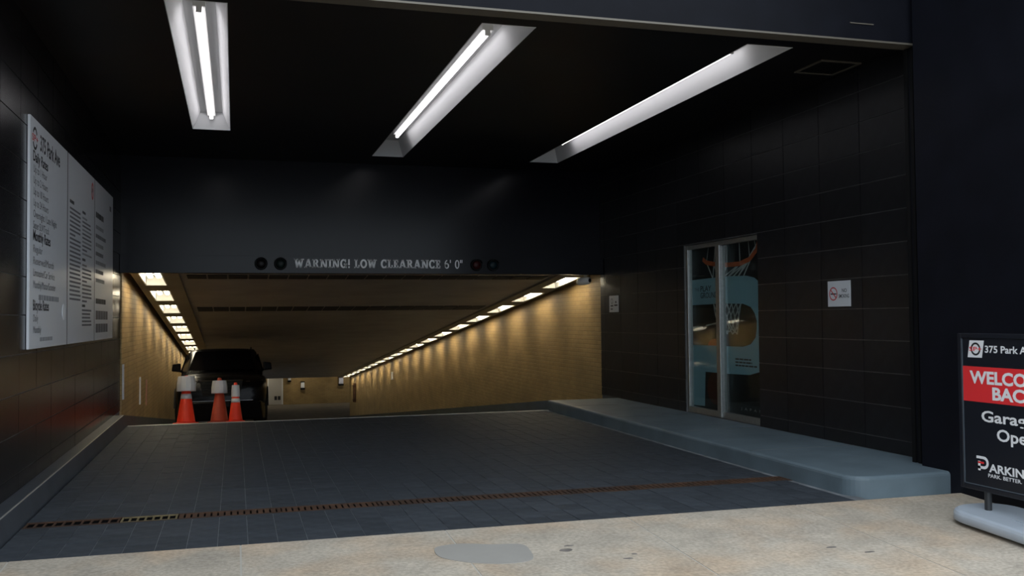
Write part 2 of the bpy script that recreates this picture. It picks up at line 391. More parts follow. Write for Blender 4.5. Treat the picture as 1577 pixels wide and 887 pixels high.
# ceiling with openings for the light troughs
TR = [(-.47, -.05, 6.83, 11.45), (1.765, 2.19, 6.83, 12.79), (3.98, 4.40, 6.83, 12.79)]
cx_ = sorted({XL, XR}.union(*[{a, b} for a, b, _, _ in TR])); cy_ = sorted({YH+.1, YB, 6.83, 11.45, 12.79})
cm = MB()
for a, b in zip(cx_, cx_[1:]):
    for c, d in zip(cy_, cy_[1:]):
        if any(a >= t[0]-1e-6 and b <= t[1]+1e-6 and c >= t[2]-1e-6 and d <= t[3]+1e-6 for t in TR): continue
        cm.box(a, b, c, d, ZC, ZC+.02)
struct('ceiling', cm, CEIL, 'black ceiling of the garage entrance with three light troughs', 'ceiling')
struct('sky_block_slab', MB().box(XL-.3, XR+.3, YH, YB+.25, 3.9, 4.1), CEIL, 'unseen dark slab added above the entrance ceiling to stop sky light', 'ceiling')  # out of view, added so no sky light leaks in round the ceiling
hd = MB().box(-8, 14, YH, YH+.13, ZH, 7.0)
hdr = struct('wall_front', hd, PIER, 'dark metal header wall above the garage opening', 'wall')
MB().box(XL, 5.27, YH-.004, YH+.135, ZH-.014, ZH).build('trim_strip', BRONZE, hdr)
MB().box(4.55, 4.76, YH-.006, YH, 3.548, 3.556).build('seam', BRONZE, hdr)
MB().box(XL, 5.07, YH-.004, YH, 4.3, 4.308).build('seam', GROUT, hdr)
pr = MB().box(5.14, 5.75, YH+.005, YH+.13, -.2, ZH-.015).box(5.07, 14, 4.3, YH-.06, -.4, 7.0).box(5.20, 5.75, YH-.06, YH, -.2, 7.)
pier = struct('wall_front_right', pr, PIER, 'dark pier beside the opening behind the welcome sign', 'wall')
MB().box(5.125, 5.14, YH+.02, YH+.05, .14, ZH-.02).build('guide_rail', BLACK, pier)
MB().box(5.125, 5.14, YH+.08, YH+.12, .14, ZH-.02).build('guide_rail', BLACK, pier)
struct('shade_pier_left', MB().box(-9, XL-.3, 2.2, YH, -.4, 7.0).box(XL-.3, XL, 2.2, YH, 3.9, 7.0), PIER, 'dark pier left of the opening, extended out of view to shade the sidewalk', 'wall')  # unseen length added toward the street to darken the sidewalk's left side

# ------------------------------------------------------------------ ramp tunnel
wtr = MB().hexa([(XR, YB, -.4), (XR+.3, YB, -.4), (XR+.3, YE, ZE-.4), (XR, YE, ZE-.4)], [(XR, YB, 2.2), (XR+.3, YB, 2.2), (XR+.3, YE, zt(YE)+.2), (XR, YE, zt(YE)+.2)])
wtr.box(XR, 16, YE, YE+.3, ZE-.3, zt(YE)+.2)
struct('wall_ramp_right', wtr, BRICKY, 'tan glazed brick wall lit along the right of the ramp', 'wall')
wtl = MB().hexa([(XL-.27, YB, -.4), (XL+.02, YB, -.4), (XL+.02, 57, ZE-.4), (XL-.27, 57, ZE-.4)], [(XL-.27, YB, 2.2), (XL+.02, YB, 2.2), (XL+.02, 57, zt(YE)+.2), (XL-.27, 57, zt(YE)+.2)])
struct('wall_ramp_left', wtl, BRICKY, 'tan glazed brick wall along the left of the ramp', 'wall')
wf_ = struct('wall_far', MB().box(-2, 16, 56, 56.3, ZE-.3, -.8), BRICKX, 'tan brick wall at the far bottom of the ramp', 'wall')
BL0, BL1, BR0, BR1 = XL+.10, -.74, 4.72, 5.21          # side bands that hold the lamps
LX = (-1.24, -.96); RX = (4.90, 5.13); LAMPL = 1.18
LYS = [13.62+1.80*k for k in range(10)]; RYS = [13.93+1.815*k for k in range(18)]
def slab(mb, x0, x1, y0, y1, dz, t=.05):
    mb.hexa([(x0, y0, zt(y0)+dz), (x1, y0, zt(y0)+dz), (x1, y1, zt(y1)+dz), (x0, y1, zt(y1)+dz)],
            [(x0, y0, zt(y0)+dz+t), (x1, y0, zt(y0)+dz+t), (x1, y1, zt(y1)+dz+t), (x0, y1, zt(y1)+dz+t)])
ct = MB()
slab(ct, BL1, BR0, 13.5, YE, .035)
slab(ct, XL-.2, XR+.2, 13.5, YE, .22)
ct.box(-8, 16, YE, 57, zt(YE)+.03, zt(YE)+.2)
ceil_t = struct('ceiling_ramp', ct, TCEIL, 'dull plaster ceiling sloping down over the ramp', 'ceiling')
for (b0, b1, (h0, h1), ys, L_) in ((BL0, BL1, LX, LYS, YE), (BR0, BR1, RX, RYS, YE)):
    bd = MB(); slab(bd, b0, h0, 13.5, L_, 0); slab(bd, h1, b1, 13.5, L_, 0)
    e = 13.5
    for y in ys: slab(bd, h0, h1, e, y, 0); e = y+LAMPL
    slab(bd, h0, h1, e, L_, 0)
    bd.build('light_band', TBAND, ceil_t)
for y0, y1, x0, x1, nn in ((14.02, 14.36, -.66, 4.66, 19), (17.85, 18.45, -.66, 4.66, 19)):
    w = (x1-x0)/nn
    for k in range(nn):
        sb = MB(); slab(sb, x0+k*w+.011, x0+(k+1)*w-.011, y0, y1, .025, .03); sb.build('slot_grille', SLOT, ceil_t)

# clearance beam with lettering
beam = thing('clearance_beam', (0, 13.33, 1.94), 'dark beam over the ramp reading WARNING! LOW CLEARANCE', 'beam')
MB().box(XL+.005, XR-.012, 0, .145, 0, .25).build('body', BACK, beam, bevel=.006)
MB().box(XL+.005, XR-.012, -.012, .0, .238, .25).build('lip', BACK, beam)
PB = Plane((0, 0, 0), (1, 0, 0))
def glyph(ch):
    t = .25; P_ = Plane((0, 0, 0), (1, 0, 0)); q = []          # list of 2d polygons; returns (polys, width)
    def R_(a, b, c, d): q.append([(a, c), (b, c), (b, d), (a, d)])
    def D_(x0, x1, w=t): q.append([(x0-w*.55, 0), (x0+w*.55, 0), (x1+w*.55, 1), (x1-w*.55, 1)])
    def A_(cx, cy, ra, rb, a0, a1, tt=t, n=14):
        for k in range(n):
            x, y = math.radians(a0+(a1-a0)*k/n), math.radians(a0+(a1-a0)*(k+1)/n)
            q.append([(cx+ra*math.cos(x), cy+rb*math.sin(x)), (cx+ra*math.cos(y), cy+rb*math.sin(y)), (cx+(ra-tt)*math.cos(y), cy+(rb-tt*.75)*math.sin(y)), (cx+(ra-tt)*math.cos(x), cy+(rb-tt*.75)*math.sin(x))])
    def serif(x, y, w=.44): R_(x-w/2, x+w/2, y, y+.14) if y < .5 else R_(x-w/2, x+w/2, y-.14, y)
    if ch == 'I': R_(.12, .12+t, 0, 1); serif(.225, 0); serif(.225, 1); return q, .45
    if ch == 'L': R_(.12, .12+t, 0, 1); serif(.225, 1); R_(0, .72, 0, .15); R_(.58, .72, 0, .36); return q, .74
    if ch == 'E':
        R_(.12, .12+t, 0, 1); R_(0, .72, 0, .15); R_(0, .70, .85, 1); R_(.2, .56, .43, .57); R_(.58, .72, 0, .32); R_(.57, .70, .70, 1); R_(.47, .56, .34, .66); return q, .75
    if ch == 'W':
        D_(.36, .18, .22); D_(.40, .62, .15); D_(.84, .62, .22); D_(.88, 1.08, .15); serif(.16, 1, .40); serif(.62, 1, .36); serif(1.09, 1, .40); return q, 1.27
    if ch == 'A':
        D_(.16, .46, .16); D_(.82, .50, .26); R_(.28, .70, .25, .39); serif(.17, 0, .38); serif(.82, 0, .38); return q, 1.0
    if ch == 'R':
        R_(.12, .12+t, 0, 1); serif(.22, 0); R_(0, .5, .86, 1); A_(.48, .72, .30, .28, -90, 90); R_(.2, .5, .43, .57); D2 = [(.46, .46), (.66, .46), (.86, 0), (.62, 0)]; q.append(D2); R_(.62, .94, 0, .14); return q, .94
    if ch == 'N':
        R_(.12, .12+t*.85, 0, 1); R_(.74, .74+t*.85, 0, 1); q.append([(.08, 1), (.34, 1), (.92, 0), (.68, 0)]); serif(.2, 0, .4); serif(.84, 1, .4); R_(0, .3, .86, 1); return q, 1.04
    if ch == 'C': A_(.46, .5, .46, .52, 50, 310); R_(.66, .80, .66, 1); R_(.66, .80, 0, .30); return q, .86
    if ch == 'G': A_(.46, .5, .46, .52, 50, 340); R_(.66, .80, .66, 1); R_(.50, .94, .38, .52); R_(.68, .88, .02, .5); return q, .96
    if ch == 'O': A_(.48, .5, .48, .52, 0, 360); return q, .96
    if ch == '0': A_(.33, .5, .33, .52, 0, 360, .17); return q, .66
    if ch == '6': A_(.33, .32, .33, .33, 0, 360, .17); A_(.42, .42, .42, .60, 95, 200, .17); return q, .68
    if ch == '!': R_(.06, .28, .34, 1); R_(.07, .27, 0, .2); return q, .34
    if ch == "'": R_(.03, .17, .66, 1.02); return q, .2
    if ch == '"': R_(.03, .16, .66, 1.02); R_(.24, .37, .66, 1.02); return q, .4
    return q, .42
TXT = 'WARNING! LOW CLEARANCE 6\' 0"'
gw = [glyph(c)[1]+.07 for c in TXT]; tot = sum(gw); cap = .122; kx = (3.135-.775)/tot; a = .775
for c, w in zip(TXT, gw):
    q, _ = glyph(c)
    if q:
        mb = MB()
        for pl in q: PB.sheet(mb, [(a+x*kx, .078+y*cap) for x, y in pl], 0, .008)
        mb.build('letter', LETTER, beam)
    a += w*kx
for i, (x, col, nm) in enumerate(((.335, (.006, .004, .004), 'unlit dark signal lamp on beam, outermost left of the lettering'), (.59, (.004, .012, .01), 'unlit dark green signal lamp on beam beside the word WARNING'),
                                   (3.33, (.04, .004, .004), 'unlit red signal lamp on beam just right of the lettering'), (3.575, (.005, .018, .025), 'unlit blue-green signal lamp on beam, rightmost of the four'))):
    s = thing('signal_lamp', (x, 13.33, 2.07), nm, 'signal lamp', 'signal lamps on the clearance beam', (PI/2, 0, 0))
    MB().lathe([(.085, 0), (.085, .02), (.075, .03)], n=20).build('housing', BLACK, s)
    MB().lathe([(.066, .028), (.05, .042), (.02, .05)], n=20).build('lens', mat('lens_tint', col, .4, spec=.2), s, smooth=True)
    vs = MB()
    for k in range(8):
        t0, t1 = PI*.1+PI*.8*k/8, PI*.1+PI*.8*(k+1)/8
        vs.hexa([(.078*math.cos(t0), .078*math.sin(t0), .02), (.086*math.cos(t0), .086*math.sin(t0), .02), (.086*math.cos(t1), .086*math.sin(t1), .02), (.078*math.cos(t1), .078*math.sin(t1), .02)],
                [(.078*math.cos(t0), .078*math.sin(t0), .085), (.086*math.cos(t0), .086*math.sin(t0), .085), (.086*math.cos(t1), .086*math.sin(t1), .085), (.078*math.cos(t1), .078*math.sin(t1), .085)])
    vs.build('visor', BLACK, s)

# ------------------------------------------------------------------ trough lights in the ceiling
def trough(x0, x1, y0, y1, label, ty0, ty1, ei=.12):
    c = (x0+x1)/2; t = thing('ceiling_light', (c, y0, ZC), label, 'ceiling light', 'white trough lights in the entrance ceiling')
    h = (x1-x0)/2; L_ = y1-y0; D = .20; a = h-.085
    o = [(-h, 0, 0), (h, 0, 0), (h, L_, 0), (-h, L_, 0)]; i_ = [(-a, .14, D), (a, .14, D), (a, L_-ei, D), (-a, L_-ei, D)]
    for k, nm in enumerate(('end_panel', 'side_panel', 'end_panel', 'side_panel')):
        k2 = (k+1) % 4; p = [Vector(v) for v in (o[k], o[k2], i_[k2], i_[k])]
        MB().prism(p, ((p[1]-p[0]).cross(p[3]-p[0])).normalized()*-.006).build(nm, TROUGH, t)
    MB().box(-a, a, .14, L_-ei, D, D+.01).build('top_panel', TROUGH, t)
    MB().box(-.045, .045, ty0-y0-.02, ty1-y0+.02, .15, D).build('mounting_channel', WHITE, t)
    tb = MB().tube([(0, ty0-y0, .128), (0, ty1-y0, .128)], .021, 10); tb.build('tube', EM, t, smooth=False)
    for yy in (ty0-y0-.02, ty1-y0): MB().box(-.021, .021, yy, yy+.02, .107, .15).build('tube_socket', WHITE, t)
trough(*TR[0], 'white trough light with glowing tube nearest the rate board wall', 7.44, 11.38, .03)
trough(*TR[1], 'white trough light with glowing tube, middle of the three', 7.48, 12.0)
trough(*TR[2], 'white trough light with glowing tube nearest the glass door wall', 7.48, 12.0)
ap = thing('access_panel', (5.045, 7.3, ZC), 'dark square access panel in ceiling above the no-smoking wall', 'access panel')
MB().box(-.175, .175, -.185, .185, -.006, 0).build('hatch', BLACK, ap)
for b in ((-.2, .2, -.21, -.19), (-.2, .2, .19, .21), (-.2, -.18, -.19, .19), (.18, .2, -.19, .19)):
    MB().box(*b, -.012, 0).build('frame', BRONZE, ap)

# ------------------------------------------------------------------ ramp lights
ORD = 'first second third fourth fifth sixth seventh eighth ninth tenth eleventh twelfth thirteenth fourteenth fifteenth sixteenth seventeenth eighteenth'.split()
def ramp_light(w):
    t = thing('ramp_light', (0, 0, 0), '', 'ceiling light'); h = w/2; D = .12; L_ = LAMPL
    hs = MB()
    for b in ((-h, -h+.006, 0, L_, 0, D), (h-.006, h, 0, L_, 0, D), (-h, h, 0, .006, 0, D), (-h, h, L_-.006, L_, 0, D), (-h, h, 0, L_, D, D+.006)): hs.box(*b)
    hs.build('housing', WHITE, t)
    fr = MB()
    for b in ((-h-.015, -h, -.015, L_+.015), (h, h+.015, -.015, L_+.015), (-h, h, -.015, 0), (-h, h, L_, L_+.015)): fr.box(*b, -.006, 0)
    fr.build('rim', WHITE, t)
    for s in (-1, 1):
        x = s*w*.2; d = w*.075
        MB().tube([(x-d, .12, .07), (x-d, L_-.35, .07), (x-d*.5, L_-.3, .07), (x+d*.5, L_-.3, .07), (x+d, L_-.35, .07), (x+d, .12, .07)], .017, 6).build('lamp', EML, t)
    MB().box(-h*.7, h*.7, .06, .125, .04, .11).build('lamp_socket', WHITE, t)
    return t
ang = -math.atan(SL)
for side, (x0, x1), ys in (('left', LX, LYS), ('right', RX, RYS)):
    pro = ramp_light(x1-x0)
    for k, y in enumerate(ys):
        o = pro if k == 0 else copy_tree(pro)
        o.location = ((x0+x1)/2, y, zt(y)); o.rotation_euler = (ang, 0, 0)
        tag(o, f'recessed white lamp in {side} ramp ceiling band, {ORD[k]} from the entrance', None, f'recessed lamps along the {side} side of the ramp')
fl_ = None
for k, x in enumerate((1.2, 3.6, 6.2)):
    f = thing('ceiling_lamp', (x, 55.2, zt(YE)+.03), f'{ORD[k]} small ceiling lamp from the left before the far wall', 'ceiling light', 'lamps before the far wall')
    MB().box(-.55, .55, -.1, .1, -.05, 0).build('housing', WHITE, f); MB().box(-.5, .5, -.07, .07, -.062, -.05).build('diffuser', EML, f)

# ------------------------------------------------------------------ glass door with poster film
door = MB()
fx0, fx1 = XR+.015, XR+.075
door = thing('door_1', (0, 0, 0), 'aluminium framed glass door with basketball hoop poster', 'door'); door['kind'] = 'structure'
def bar(n, y0, y1, z0, z1, x0=fx0, x1=fx1): return MB().box(x0, x1, y0, y1, z0, z1).build(n, ALU, door, bevel=.004)
bar('jamb', 10.62, 10.675, .145, DZ1-.005); bar('jamb', 8.965, 8.995, .145, DZ1-.005, XR+.05)
bar('head_rail', 8.995, 10.62, 2.115, DZ1-.005); bar('bottom_rail', 8.995, 10.62, .145, .215)
bar('mullion', 9.795, 9.885, .15, 2.115, XR-.005)
MB().box(XR+.078, XR+.085, 8.97, 10.67, .15, DZ1-.006).build('poster_backing', PDARK, door)
MB().box(XR+.045, XR+.051, 9.885, 10.62, .215, 2.115).build('glass_pane', GLASS, door)
MB().box(XR+.045, XR+.051, 8.995, 9.795, .215, 2.115).build('glass_pane', GLASS, door)
PD = Plane((XR+.078, 0, 0), (0, -1, 0))          # u = -Y, normal = -X
def ds(name, pts, m, h): mb = MB(); PD.sheet(mb, [(-y, z) for y, z in pts], 0, h); return mb.build(name, m, door)
ds('brown_field', [(10.66, .98), (10.66, 1.2), (9.1, 1.34), (9.1, .98)], PBROWN, .001)  # uneven brown area set behind the pale blue bands
ds('poster_band', [(10.66, 1.44), (10.66, 1.745), (9.76, 1.757), (9.33, 1.742), (9.17, 1.715), (9.07, 1.665), (9.02, 1.60), (9.0, 1.52), (9.13, 1.25), (9.17, 1.33), (9.25, 1.40), (9.41, 1.437), (9.85, 1.448)], PBLUE, .002)
ds('poster_band', [(9.0, 1.52), (9.0, .79), (9.05, .73), (9.10, .70), (9.16, 1.07), (9.135, 1.16), (9.13, 1.25)], PBLUE, .002)
ds('poster_band', [(9.16, 1.07), (9.10, .70), (9.30, .66), (9.88, .645), (10.66, .645), (10.66, .955), (9.43, .963), (9.26, .995)], PBLUE, .002)
ds('poster_stem', [(10.66, .645), (10.32, .645), (10.345, .235), (10.66, .225)], PBLUE, .002)
mb = MB(); PD.ring(mb, -10.08, .96, .16, .08, .08, .0, .0015, 0, PI, 12); mb.build('poster_ball', PORANGE, door)
mb = MB(); PD.ring(mb, -10.06, .46, .22, .19, .19, .0, .0012, 0, 2*PI, 20); mb.build('poster_ball', PBALL, door)
HO = [(10.34, 1.985), (10.25, 1.94), (10.067, 1.912), (9.759, 1.885), (9.466, 1.882), (9.255, 1.92), (9.116, 2.009), (9.06, 2.115)]
mb = MB(); PD.line(mb, [(-a, b) for a, b in HO], .052, .0, .0035); mb.build('poster_hoop', PORANGE, door)
nt_ = MB(); top = [(-a, b) for a, b in HO[1:]]; mid = [(-10.10+.118*k, 1.745) for k in range(7)]
for k in range(7):
    PD.line(nt_, [top[k], mid[min(k, 6)]], .018, .0, .0012)
    if k < 6: PD.line(nt_, [top[k+1], mid[k]], .016, .0, .0011)
    PD.line(nt_, [top[k], (top[k][0]*.92-9.6*.08, 2.115)], .012, 0, .001)
low = [(-10.09+.105*k, 1.445) for k in range(7)]; lw2 = [(-10.05+.09*k, 1.31-.02*(k % 2)) for k in range(7)]; lw3 = [(-9.95+.07*k, 1.19-.03*(k % 3)) for k in range(7)]; lw4 = [(-9.88+.055*k, 1.10+.03*(k % 2)) for k in range(7)]
for A_, B_ in ((low, lw2), (lw2, lw3), (lw3, lw4)):
    for k in range(7):
        PD.line(nt_, [A_[k], B_[min(k+1, 6)]], .02, 0, .0014); PD.line(nt_, [A_[k], B_[max(k-1, 0)]], .018, 0, .0013)
nt_.build('poster_net', PNET, door)
ds('poster_streak', [(10.64, 1.15), (10.36, 1.165), (10.38, 1.185), (10.64, 1.178)], PSTREAK, .0018)
ds('poster_streak', [(10.28, 1.185), (9.92, 1.225), (9.92, 1.245), (10.28, 1.20)], PSTREAK, .0018)
text(PD, 'THE', -10.56, 1.605, .04, PRINTG, door, .003, .0, .12)
text(PD, 'PLAY', -10.41, 1.60, .065, PRINT, door, .003, .01, .27)
text(PD, 'GROUND', -10.41, 1.52, .065, PRINT, door, .003, .01, .42)
tl = MB()
for k, w in enumerate((.34, .36, .46)):
    x = -9.60
    while x < -9.60+w: d = random.uniform(.05, .1); PD.rect(tl, x, min(x+d, -9.6+w), .815-k*.035, .832-k*.035, 0, .003); x += d+.012
tl.build('poster_small_print', PRINT, door)
text(PD, 'J  A  P  A  N', -9.49, .268, .028, PNET, door, .003, .0, .44)

# ------------------------------------------------------------------ small things on the right wall
PW = Plane((XR-.0062, 0, 0), (0, -1, 0))
ns = thing('no_smoking_sign', (XR-.007, 7.543, 1.497), 'white no smoking sign on the dark tiles right of the door', 'sign')
PN = Plane((0, 0, 0), (0, -1, 0))
mb = MB(); PN.rect(mb, -.17, .17, -.117, .117, 0, .004); mb.build('plate', PAPER, ns)
mb = MB(); PN.ring(mb, -.085, 0, .062, .062, .01, .004, .005); PN.line(mb, [(-.13, .042), (-.04, -.042)], .01, .004, .005); mb.build('prohibition_ring', RED, ns)
mb = MB(); PN.rect(mb, -.125, -.05, -.007, .005, .004, .0046); PN.rect(mb, -.046, -.038, -.007, .005, .004, .0046); mb.build('cigarette', PRINT, ns)
text(PN, 'NO', .045, .012, .032, PRINT, ns, .0046, .01)
text(PN, 'SMOKING', -.005, -.038, .032, PRINT, ns, .0046, .01, .155)
sg = thing('wall_notice', (XR-.007, 12.945, 1.497), 'small white notice on dark tiles beside the ramp opening', 'sign')
mb = MB(); PN.rect(mb, -.172, .172, -.12, .12, 0, .004); mb.build('plate', PAPER, sg)
mb = MB(); PN.ring(mb, -.07, .04, .04, .04, .01, .004, .005, n=12); PN.rect(mb, -.12, -.02, -.04, -.015, .004, .005); PN.rect(mb, -.12, -.04, -.085, -.065, .004, .005); mb.build('print', PRINTG, sg)
mb = MB(); PN.rect(mb, .02, .14, -.03, -.01, .004, .005); PN.rect(mb, .06, .10, .01, .04, .004, .005); mb.build('print', PRINT, sg)
eb = thing('outlet_box', (XR-.007, 6.385, .345), 'small dark outlet box low on the right wall near pier', 'outlet')
MB().box(-.035, 0, -.05, .05, -.065, .065).build('box', PIER, eb, bevel=.005)
for z in (-.03, .03): MB().box(-.041, -.035, -.02, .02, z-.016, z+.016).build('socket', BLACK, eb)
cc = thing('security_camera', (5.12, 13.66, 1.865), 'small white security camera under the ramp ceiling by the dark wall', 'camera')
MB().lathe([(.025, .06), (.025, .1)], n=10).build('mount', WHITE, cc)
MB().tube([(-.07, .12, -.02), (-.04, .06, -.01), (.03, -.02, 0), (.05, -.05, 0)], [.045, .06, .06, .05], 12).build('body', WHITE, cc, smooth=True)
MB().tube([(.045, -.045, 0), (.056, -.06, .0)], .03, 10).build('lens_hood', BLACK, cc)

# ------------------------------------------------------------------ rate board on the left wall
rb = thing('rate_board', (XL+.019, 7.57, 1.11), 'large white three-panel parking rate board on left stone wall', 'sign')
PLL = Plane((.0, 0, 0), (0, 1, 0))             # u = +Y, normal = +X
BH = 1.70
edges = [(0, 1.595, .0), (1.625, 3.29, .0), (3.32, 4.87, .0)]
for k, (a, b, _) in enumerate(edges):
    mb = MB(); PLL.rect(mb, a, b, 0, BH, -.01, .008); mb.build('panel', PAPER, rb)
    fr = MB(); PLL.rect(fr, b, b+.03, 0, BH, -.012, .0085)
    if k < 2: fr.build('gap_strip', PRINT, rb)
def words(P, par, a, b, h, w, m, n=None, hh=.009):
    mb = MB(); x = a
    while x < a+w-.01:
        d = random.uniform(.5, 1.3)*h*2.2; e = min(x+d, a+w); P.rect(mb, x, e, b, b+h, .008, hh); x = e+h*.45
    o = mb.build('small_print', m, par); o['kind'] = 'stuff'; return o
mb = MB(); PLL.ring(mb, .17, 1.555, .085, .085, .02, .008, .0095, .5, 2.6, 10); PLL.ring(mb, .17, 1.555, .085, .085, .02, .008, .0095, 3.6, 5.8, 10); mb.build('logo_ring', PRINT, rb)
text(PLL, 'SP+', .06, 1.53, .05, RED, rb, .0095, .01, .22)
text(PLL, '375 Park Ave', .36, 1.50, .115, PRINT, rb, .0095, .02, .85)
y = 1.385
text(PLL, 'Daily Rates', .10, y, .075, PRINT, rb, .0095, .02, .58)
for s, w in (('Up to 1 Hour', .52), ('Up to 2 Hours', .55), ('Up to 10 Hours', .58), ('Up to 24 Hours', .58), ('Overnight / Late Night', .95), ('Super SUV/Truck', .62)):
    y -= .083; text(PLL, s, .12, y, .055, PRINTG, rb, .0095, .0, w)
y = .80
text(PLL, 'Monthly Rates', .12, y, .075, PRINT, rb, .0095, .02, .68)
for s, w in (('Regular', .34), ('Reserved/Month', .82), ('Limousine/Car Service', .86), ('Monthly/Motor/Scooter', .90)):
    y -= .088; text(PLL, s, .13, y, .055, PRINTG, rb, .0095, .0, w)
y -= .085; words(PLL, rb, .34, y, .04, .85, PRINTL)
text(PLL, 'Bicycle Rates', .13, .285, .075, PRINT, rb, .0095, .02, .62)
text(PLL, 'Daily', .14, .20, .052, PRINTG, rb, .0095, 0, .18); text(PLL, 'Monthly', .14, .115, .052, PRINTG, rb, .0095, 0, .30)
words(PLL, rb, .40, .05, .03, .52, PRINTL)
mb = MB(); PLL.ring(mb, 1.43, .28, .07, .07, .07, .008, .012, n=16); mb.build('sticker', SWHITE, rb)
# middle panel
mb = MB(); PLL.ring(mb, 3.14, 1.55, .07, .09, .025, .008, .0095); mb.build('logo_ring', RED, rb)
text(PLL, 'SP+', 3.06, 1.53, .045, PRINT, rb, .0095, .01, .16)
words(PLL, rb, 1.74, 1.27, .03, .25, PRINT)
y = 1.215
for k in range(22): words(PLL, rb, 1.74, y, .018, random.choice((.62, .60, .64, .3)), PRINTG); y -= .039
words(PLL, rb, 2.47, 1.25, .025, .2, PRINT); y = 1.20
for k in range(10): words(PLL, rb, 2.47, y, .018, random.choice((.55, .6, .62, .3)), PRINTG if k % 3 else PRINTL); y -= .039
words(PLL, rb, 2.47, .79, .025, .2, PRINT); y = .74
for k in range(10): words(PLL, rb, 2.47, y, .018, random.choice((.55, .6, .62, .3)), PRINTG); y -= .039
words(PLL, rb, 2.47, .34, .025, .2, PRINT); y = .30
for k in range(5): words(PLL, rb, 2.47, y, .018, random.choice((.55, .62)), PRINTG); y -= .036
# right panel
words(PLL, rb, 3.40, 1.31, .06, .62, PRINT)
y = 1.19
for k in range(7): words(PLL, rb, 3.40, y, .04, random.choice((.7, .8, .6)), PRINTG if k % 2 else PRINTL); y -= .095
words(PLL, rb, 3.42, .39, .055, .80, PRINT)
for yy in (.22, .08):
    for k in range(5):
        mb = MB(); PLL.rect(mb, 3.42+k*.2, 3.59+k*.2, yy, yy+.095, .008, .0095); mb.build('table_cell', PRINTG, rb)
words(PLL, rb, 4.55, 1.50, .06, .14, PRINTG)

# ------------------------------------------------------------------ welcome sign on the sidewalk
SX, SY0, SY1 = 4.60, 5.245, 4.40
zg = zs(4.85)
ws = thing('welcome_sign', (SX, 4.82, zg), 'black WELCOME BACK sign with red band on grey weighted base', 'sign')
PSg = Plane((-.021, .425, -zg), (0, -1, 0))      # u from the far edge, v = world height
FW = .845
for a, b, c, d in ((0, .03, .17, 1.175), (FW-.03, FW, .17, 1.175)):
    mb = MB(); PSg.rect(mb, a, b, c, d, -.045, .008); mb.build('frame_rail', SBLACK, ws, bevel=.004)
for c, d in ((.17, .20), (1.145, 1.175)):
    mb = MB(); PSg.rect(mb, .03, FW-.03, c, d, -.045, .008); mb.build('frame_rail', SBLACK, ws, bevel=.004)
mb = MB(); PSg.rect(mb, .028, FW-.028, .195, 1.15, -.03, 0); mb.build('panel', SBLACK, ws)
mb = MB(); PSg.line(mb, [(.034, 1.14), (.034, .205), (FW-.034, .205)], .006, 0, .004); mb.build('edge_bead', mat('bead_grey', (.08, .10, .12), .4), ws)
mb = MB(); PSg.rect(mb, .036, FW-.036, .737, .962, 0, .001); mb.build('red_band', SRED, ws)
mb = MB(); PSg.sheet(mb, [(.082, 1.02), (.205, 1.02), (.225, 1.13), (.102, 1.13)], 0, .001); mb.build('logo_tile', SWHITE, ws)
mb = MB(); PSg.ring(mb, .153, 1.075, .042, .042, .012, .001, .002); mb.build('logo_ring', PRINT, ws)
text(PSg, 'SP+', .10, 1.062, .026, SRED, ws, .003, .012, .106)
text(PSg, '375 Park Ave', .232, 1.055, .042, SWHITE, ws, .0015, .024, .40, split=True)
text(PSg, 'WELCOME', .097, .857, .074, SWHITE, ws, .0025, .036, .635, split=True)
text(PSg, 'BACK', .287, .760, .074, SWHITE, ws, .0025, .036, .36, split=True)
text(PSg, 'Garage', .190, .617, .066, SWHITE, ws, .0015, .021, .43, split=True)
text(PSg, 'Open', .315, .507, .070, SWHITE, ws, .0015, .021, .30, split=True)
mb = MB(); PSg.rect(mb, .150, .170, .30, .36, 0, .001); PSg.rect(mb, .138, .20, .375, .392, 0, .001); PSg.ring(mb, .20, .352, .04, .04, .018, 0, .001, -PI/2, PI/2, 12); PSg.rect(mb, .15, .20, .312, .329, 0, .001); mb.build('logo_letter', SWHITE, ws)
mb = MB(); PSg.rect(mb, .150, .20, .345, .357, 0, .0012); mb.build('logo_stripe', SRED, ws)
text(PSg, 'ARKING', .243, .303, .049, SWHITE, ws, .0015, .03, .35, split=True)
text(PSg, 'PARK. BETTER.', .235, .268, .022, SWHITE, ws, .0015, .012, .27)
base = MB(); bl, bw, rad = 1.12, .48, .19; pts = []
for cx, cy, a0 in ((bw/2-rad, bl/2-rad, 0), (-bw/2+rad, bl/2-rad, 90), (-bw/2+rad, -bl/2+rad, 180), (bw/2-rad, -bl/2+rad, 270)):
    for k in range(9): t = math.radians(a0+k*11.25); pts.append((cx+rad*math.cos(t), cy+rad*math.sin(t)))
def ringz(sc, z): return [(x*sc*1.0, y*(1-(1-sc)*.35), z) for x, y in pts]
rows = [ringz(.95, .012), ringz(1, .02), ringz(1, .06), ringz(.97, .075), ringz(.90, .084)]
b_ = MB(); n = len(pts)
for r_ in rows: b_.v += r_
for k in range(len(rows)-1):
    for j in range(n): b_.f.append((k*n+j, k*n+(j+1) % n, (k+1)*n+(j+1) % n, (k+1)*n+j))
b_.f.append(tuple(range(n-1, -1, -1))); b_.f.append(tuple(range((len(rows)-1)*n, len(rows)*n)))
bo = b_.build('base', SGREY, ws, loc=(.03, -.15, 0)); bo.rotation_euler.x = math.atan(WS)
for k in range(len(bo.data.polygons)): bo.data.polygons[k].use_smooth = k < (len(rows)-1)*n-2*n
for y in (.28, -.35):
    f = MB().box(-.16, .16, -.07, .07, -.004, .016).build('rubber_foot', RUBBER, bo, loc=(0, y, 0))
for y in (.22, -.24):
    sp = MB().tube([(.0, y, .07), (.0, y, .17-zg+.01)], .022, 10); sp.build('spring_post', mat('dark_zinc', (.04, .042, .045), .5, metal=.5), ws)
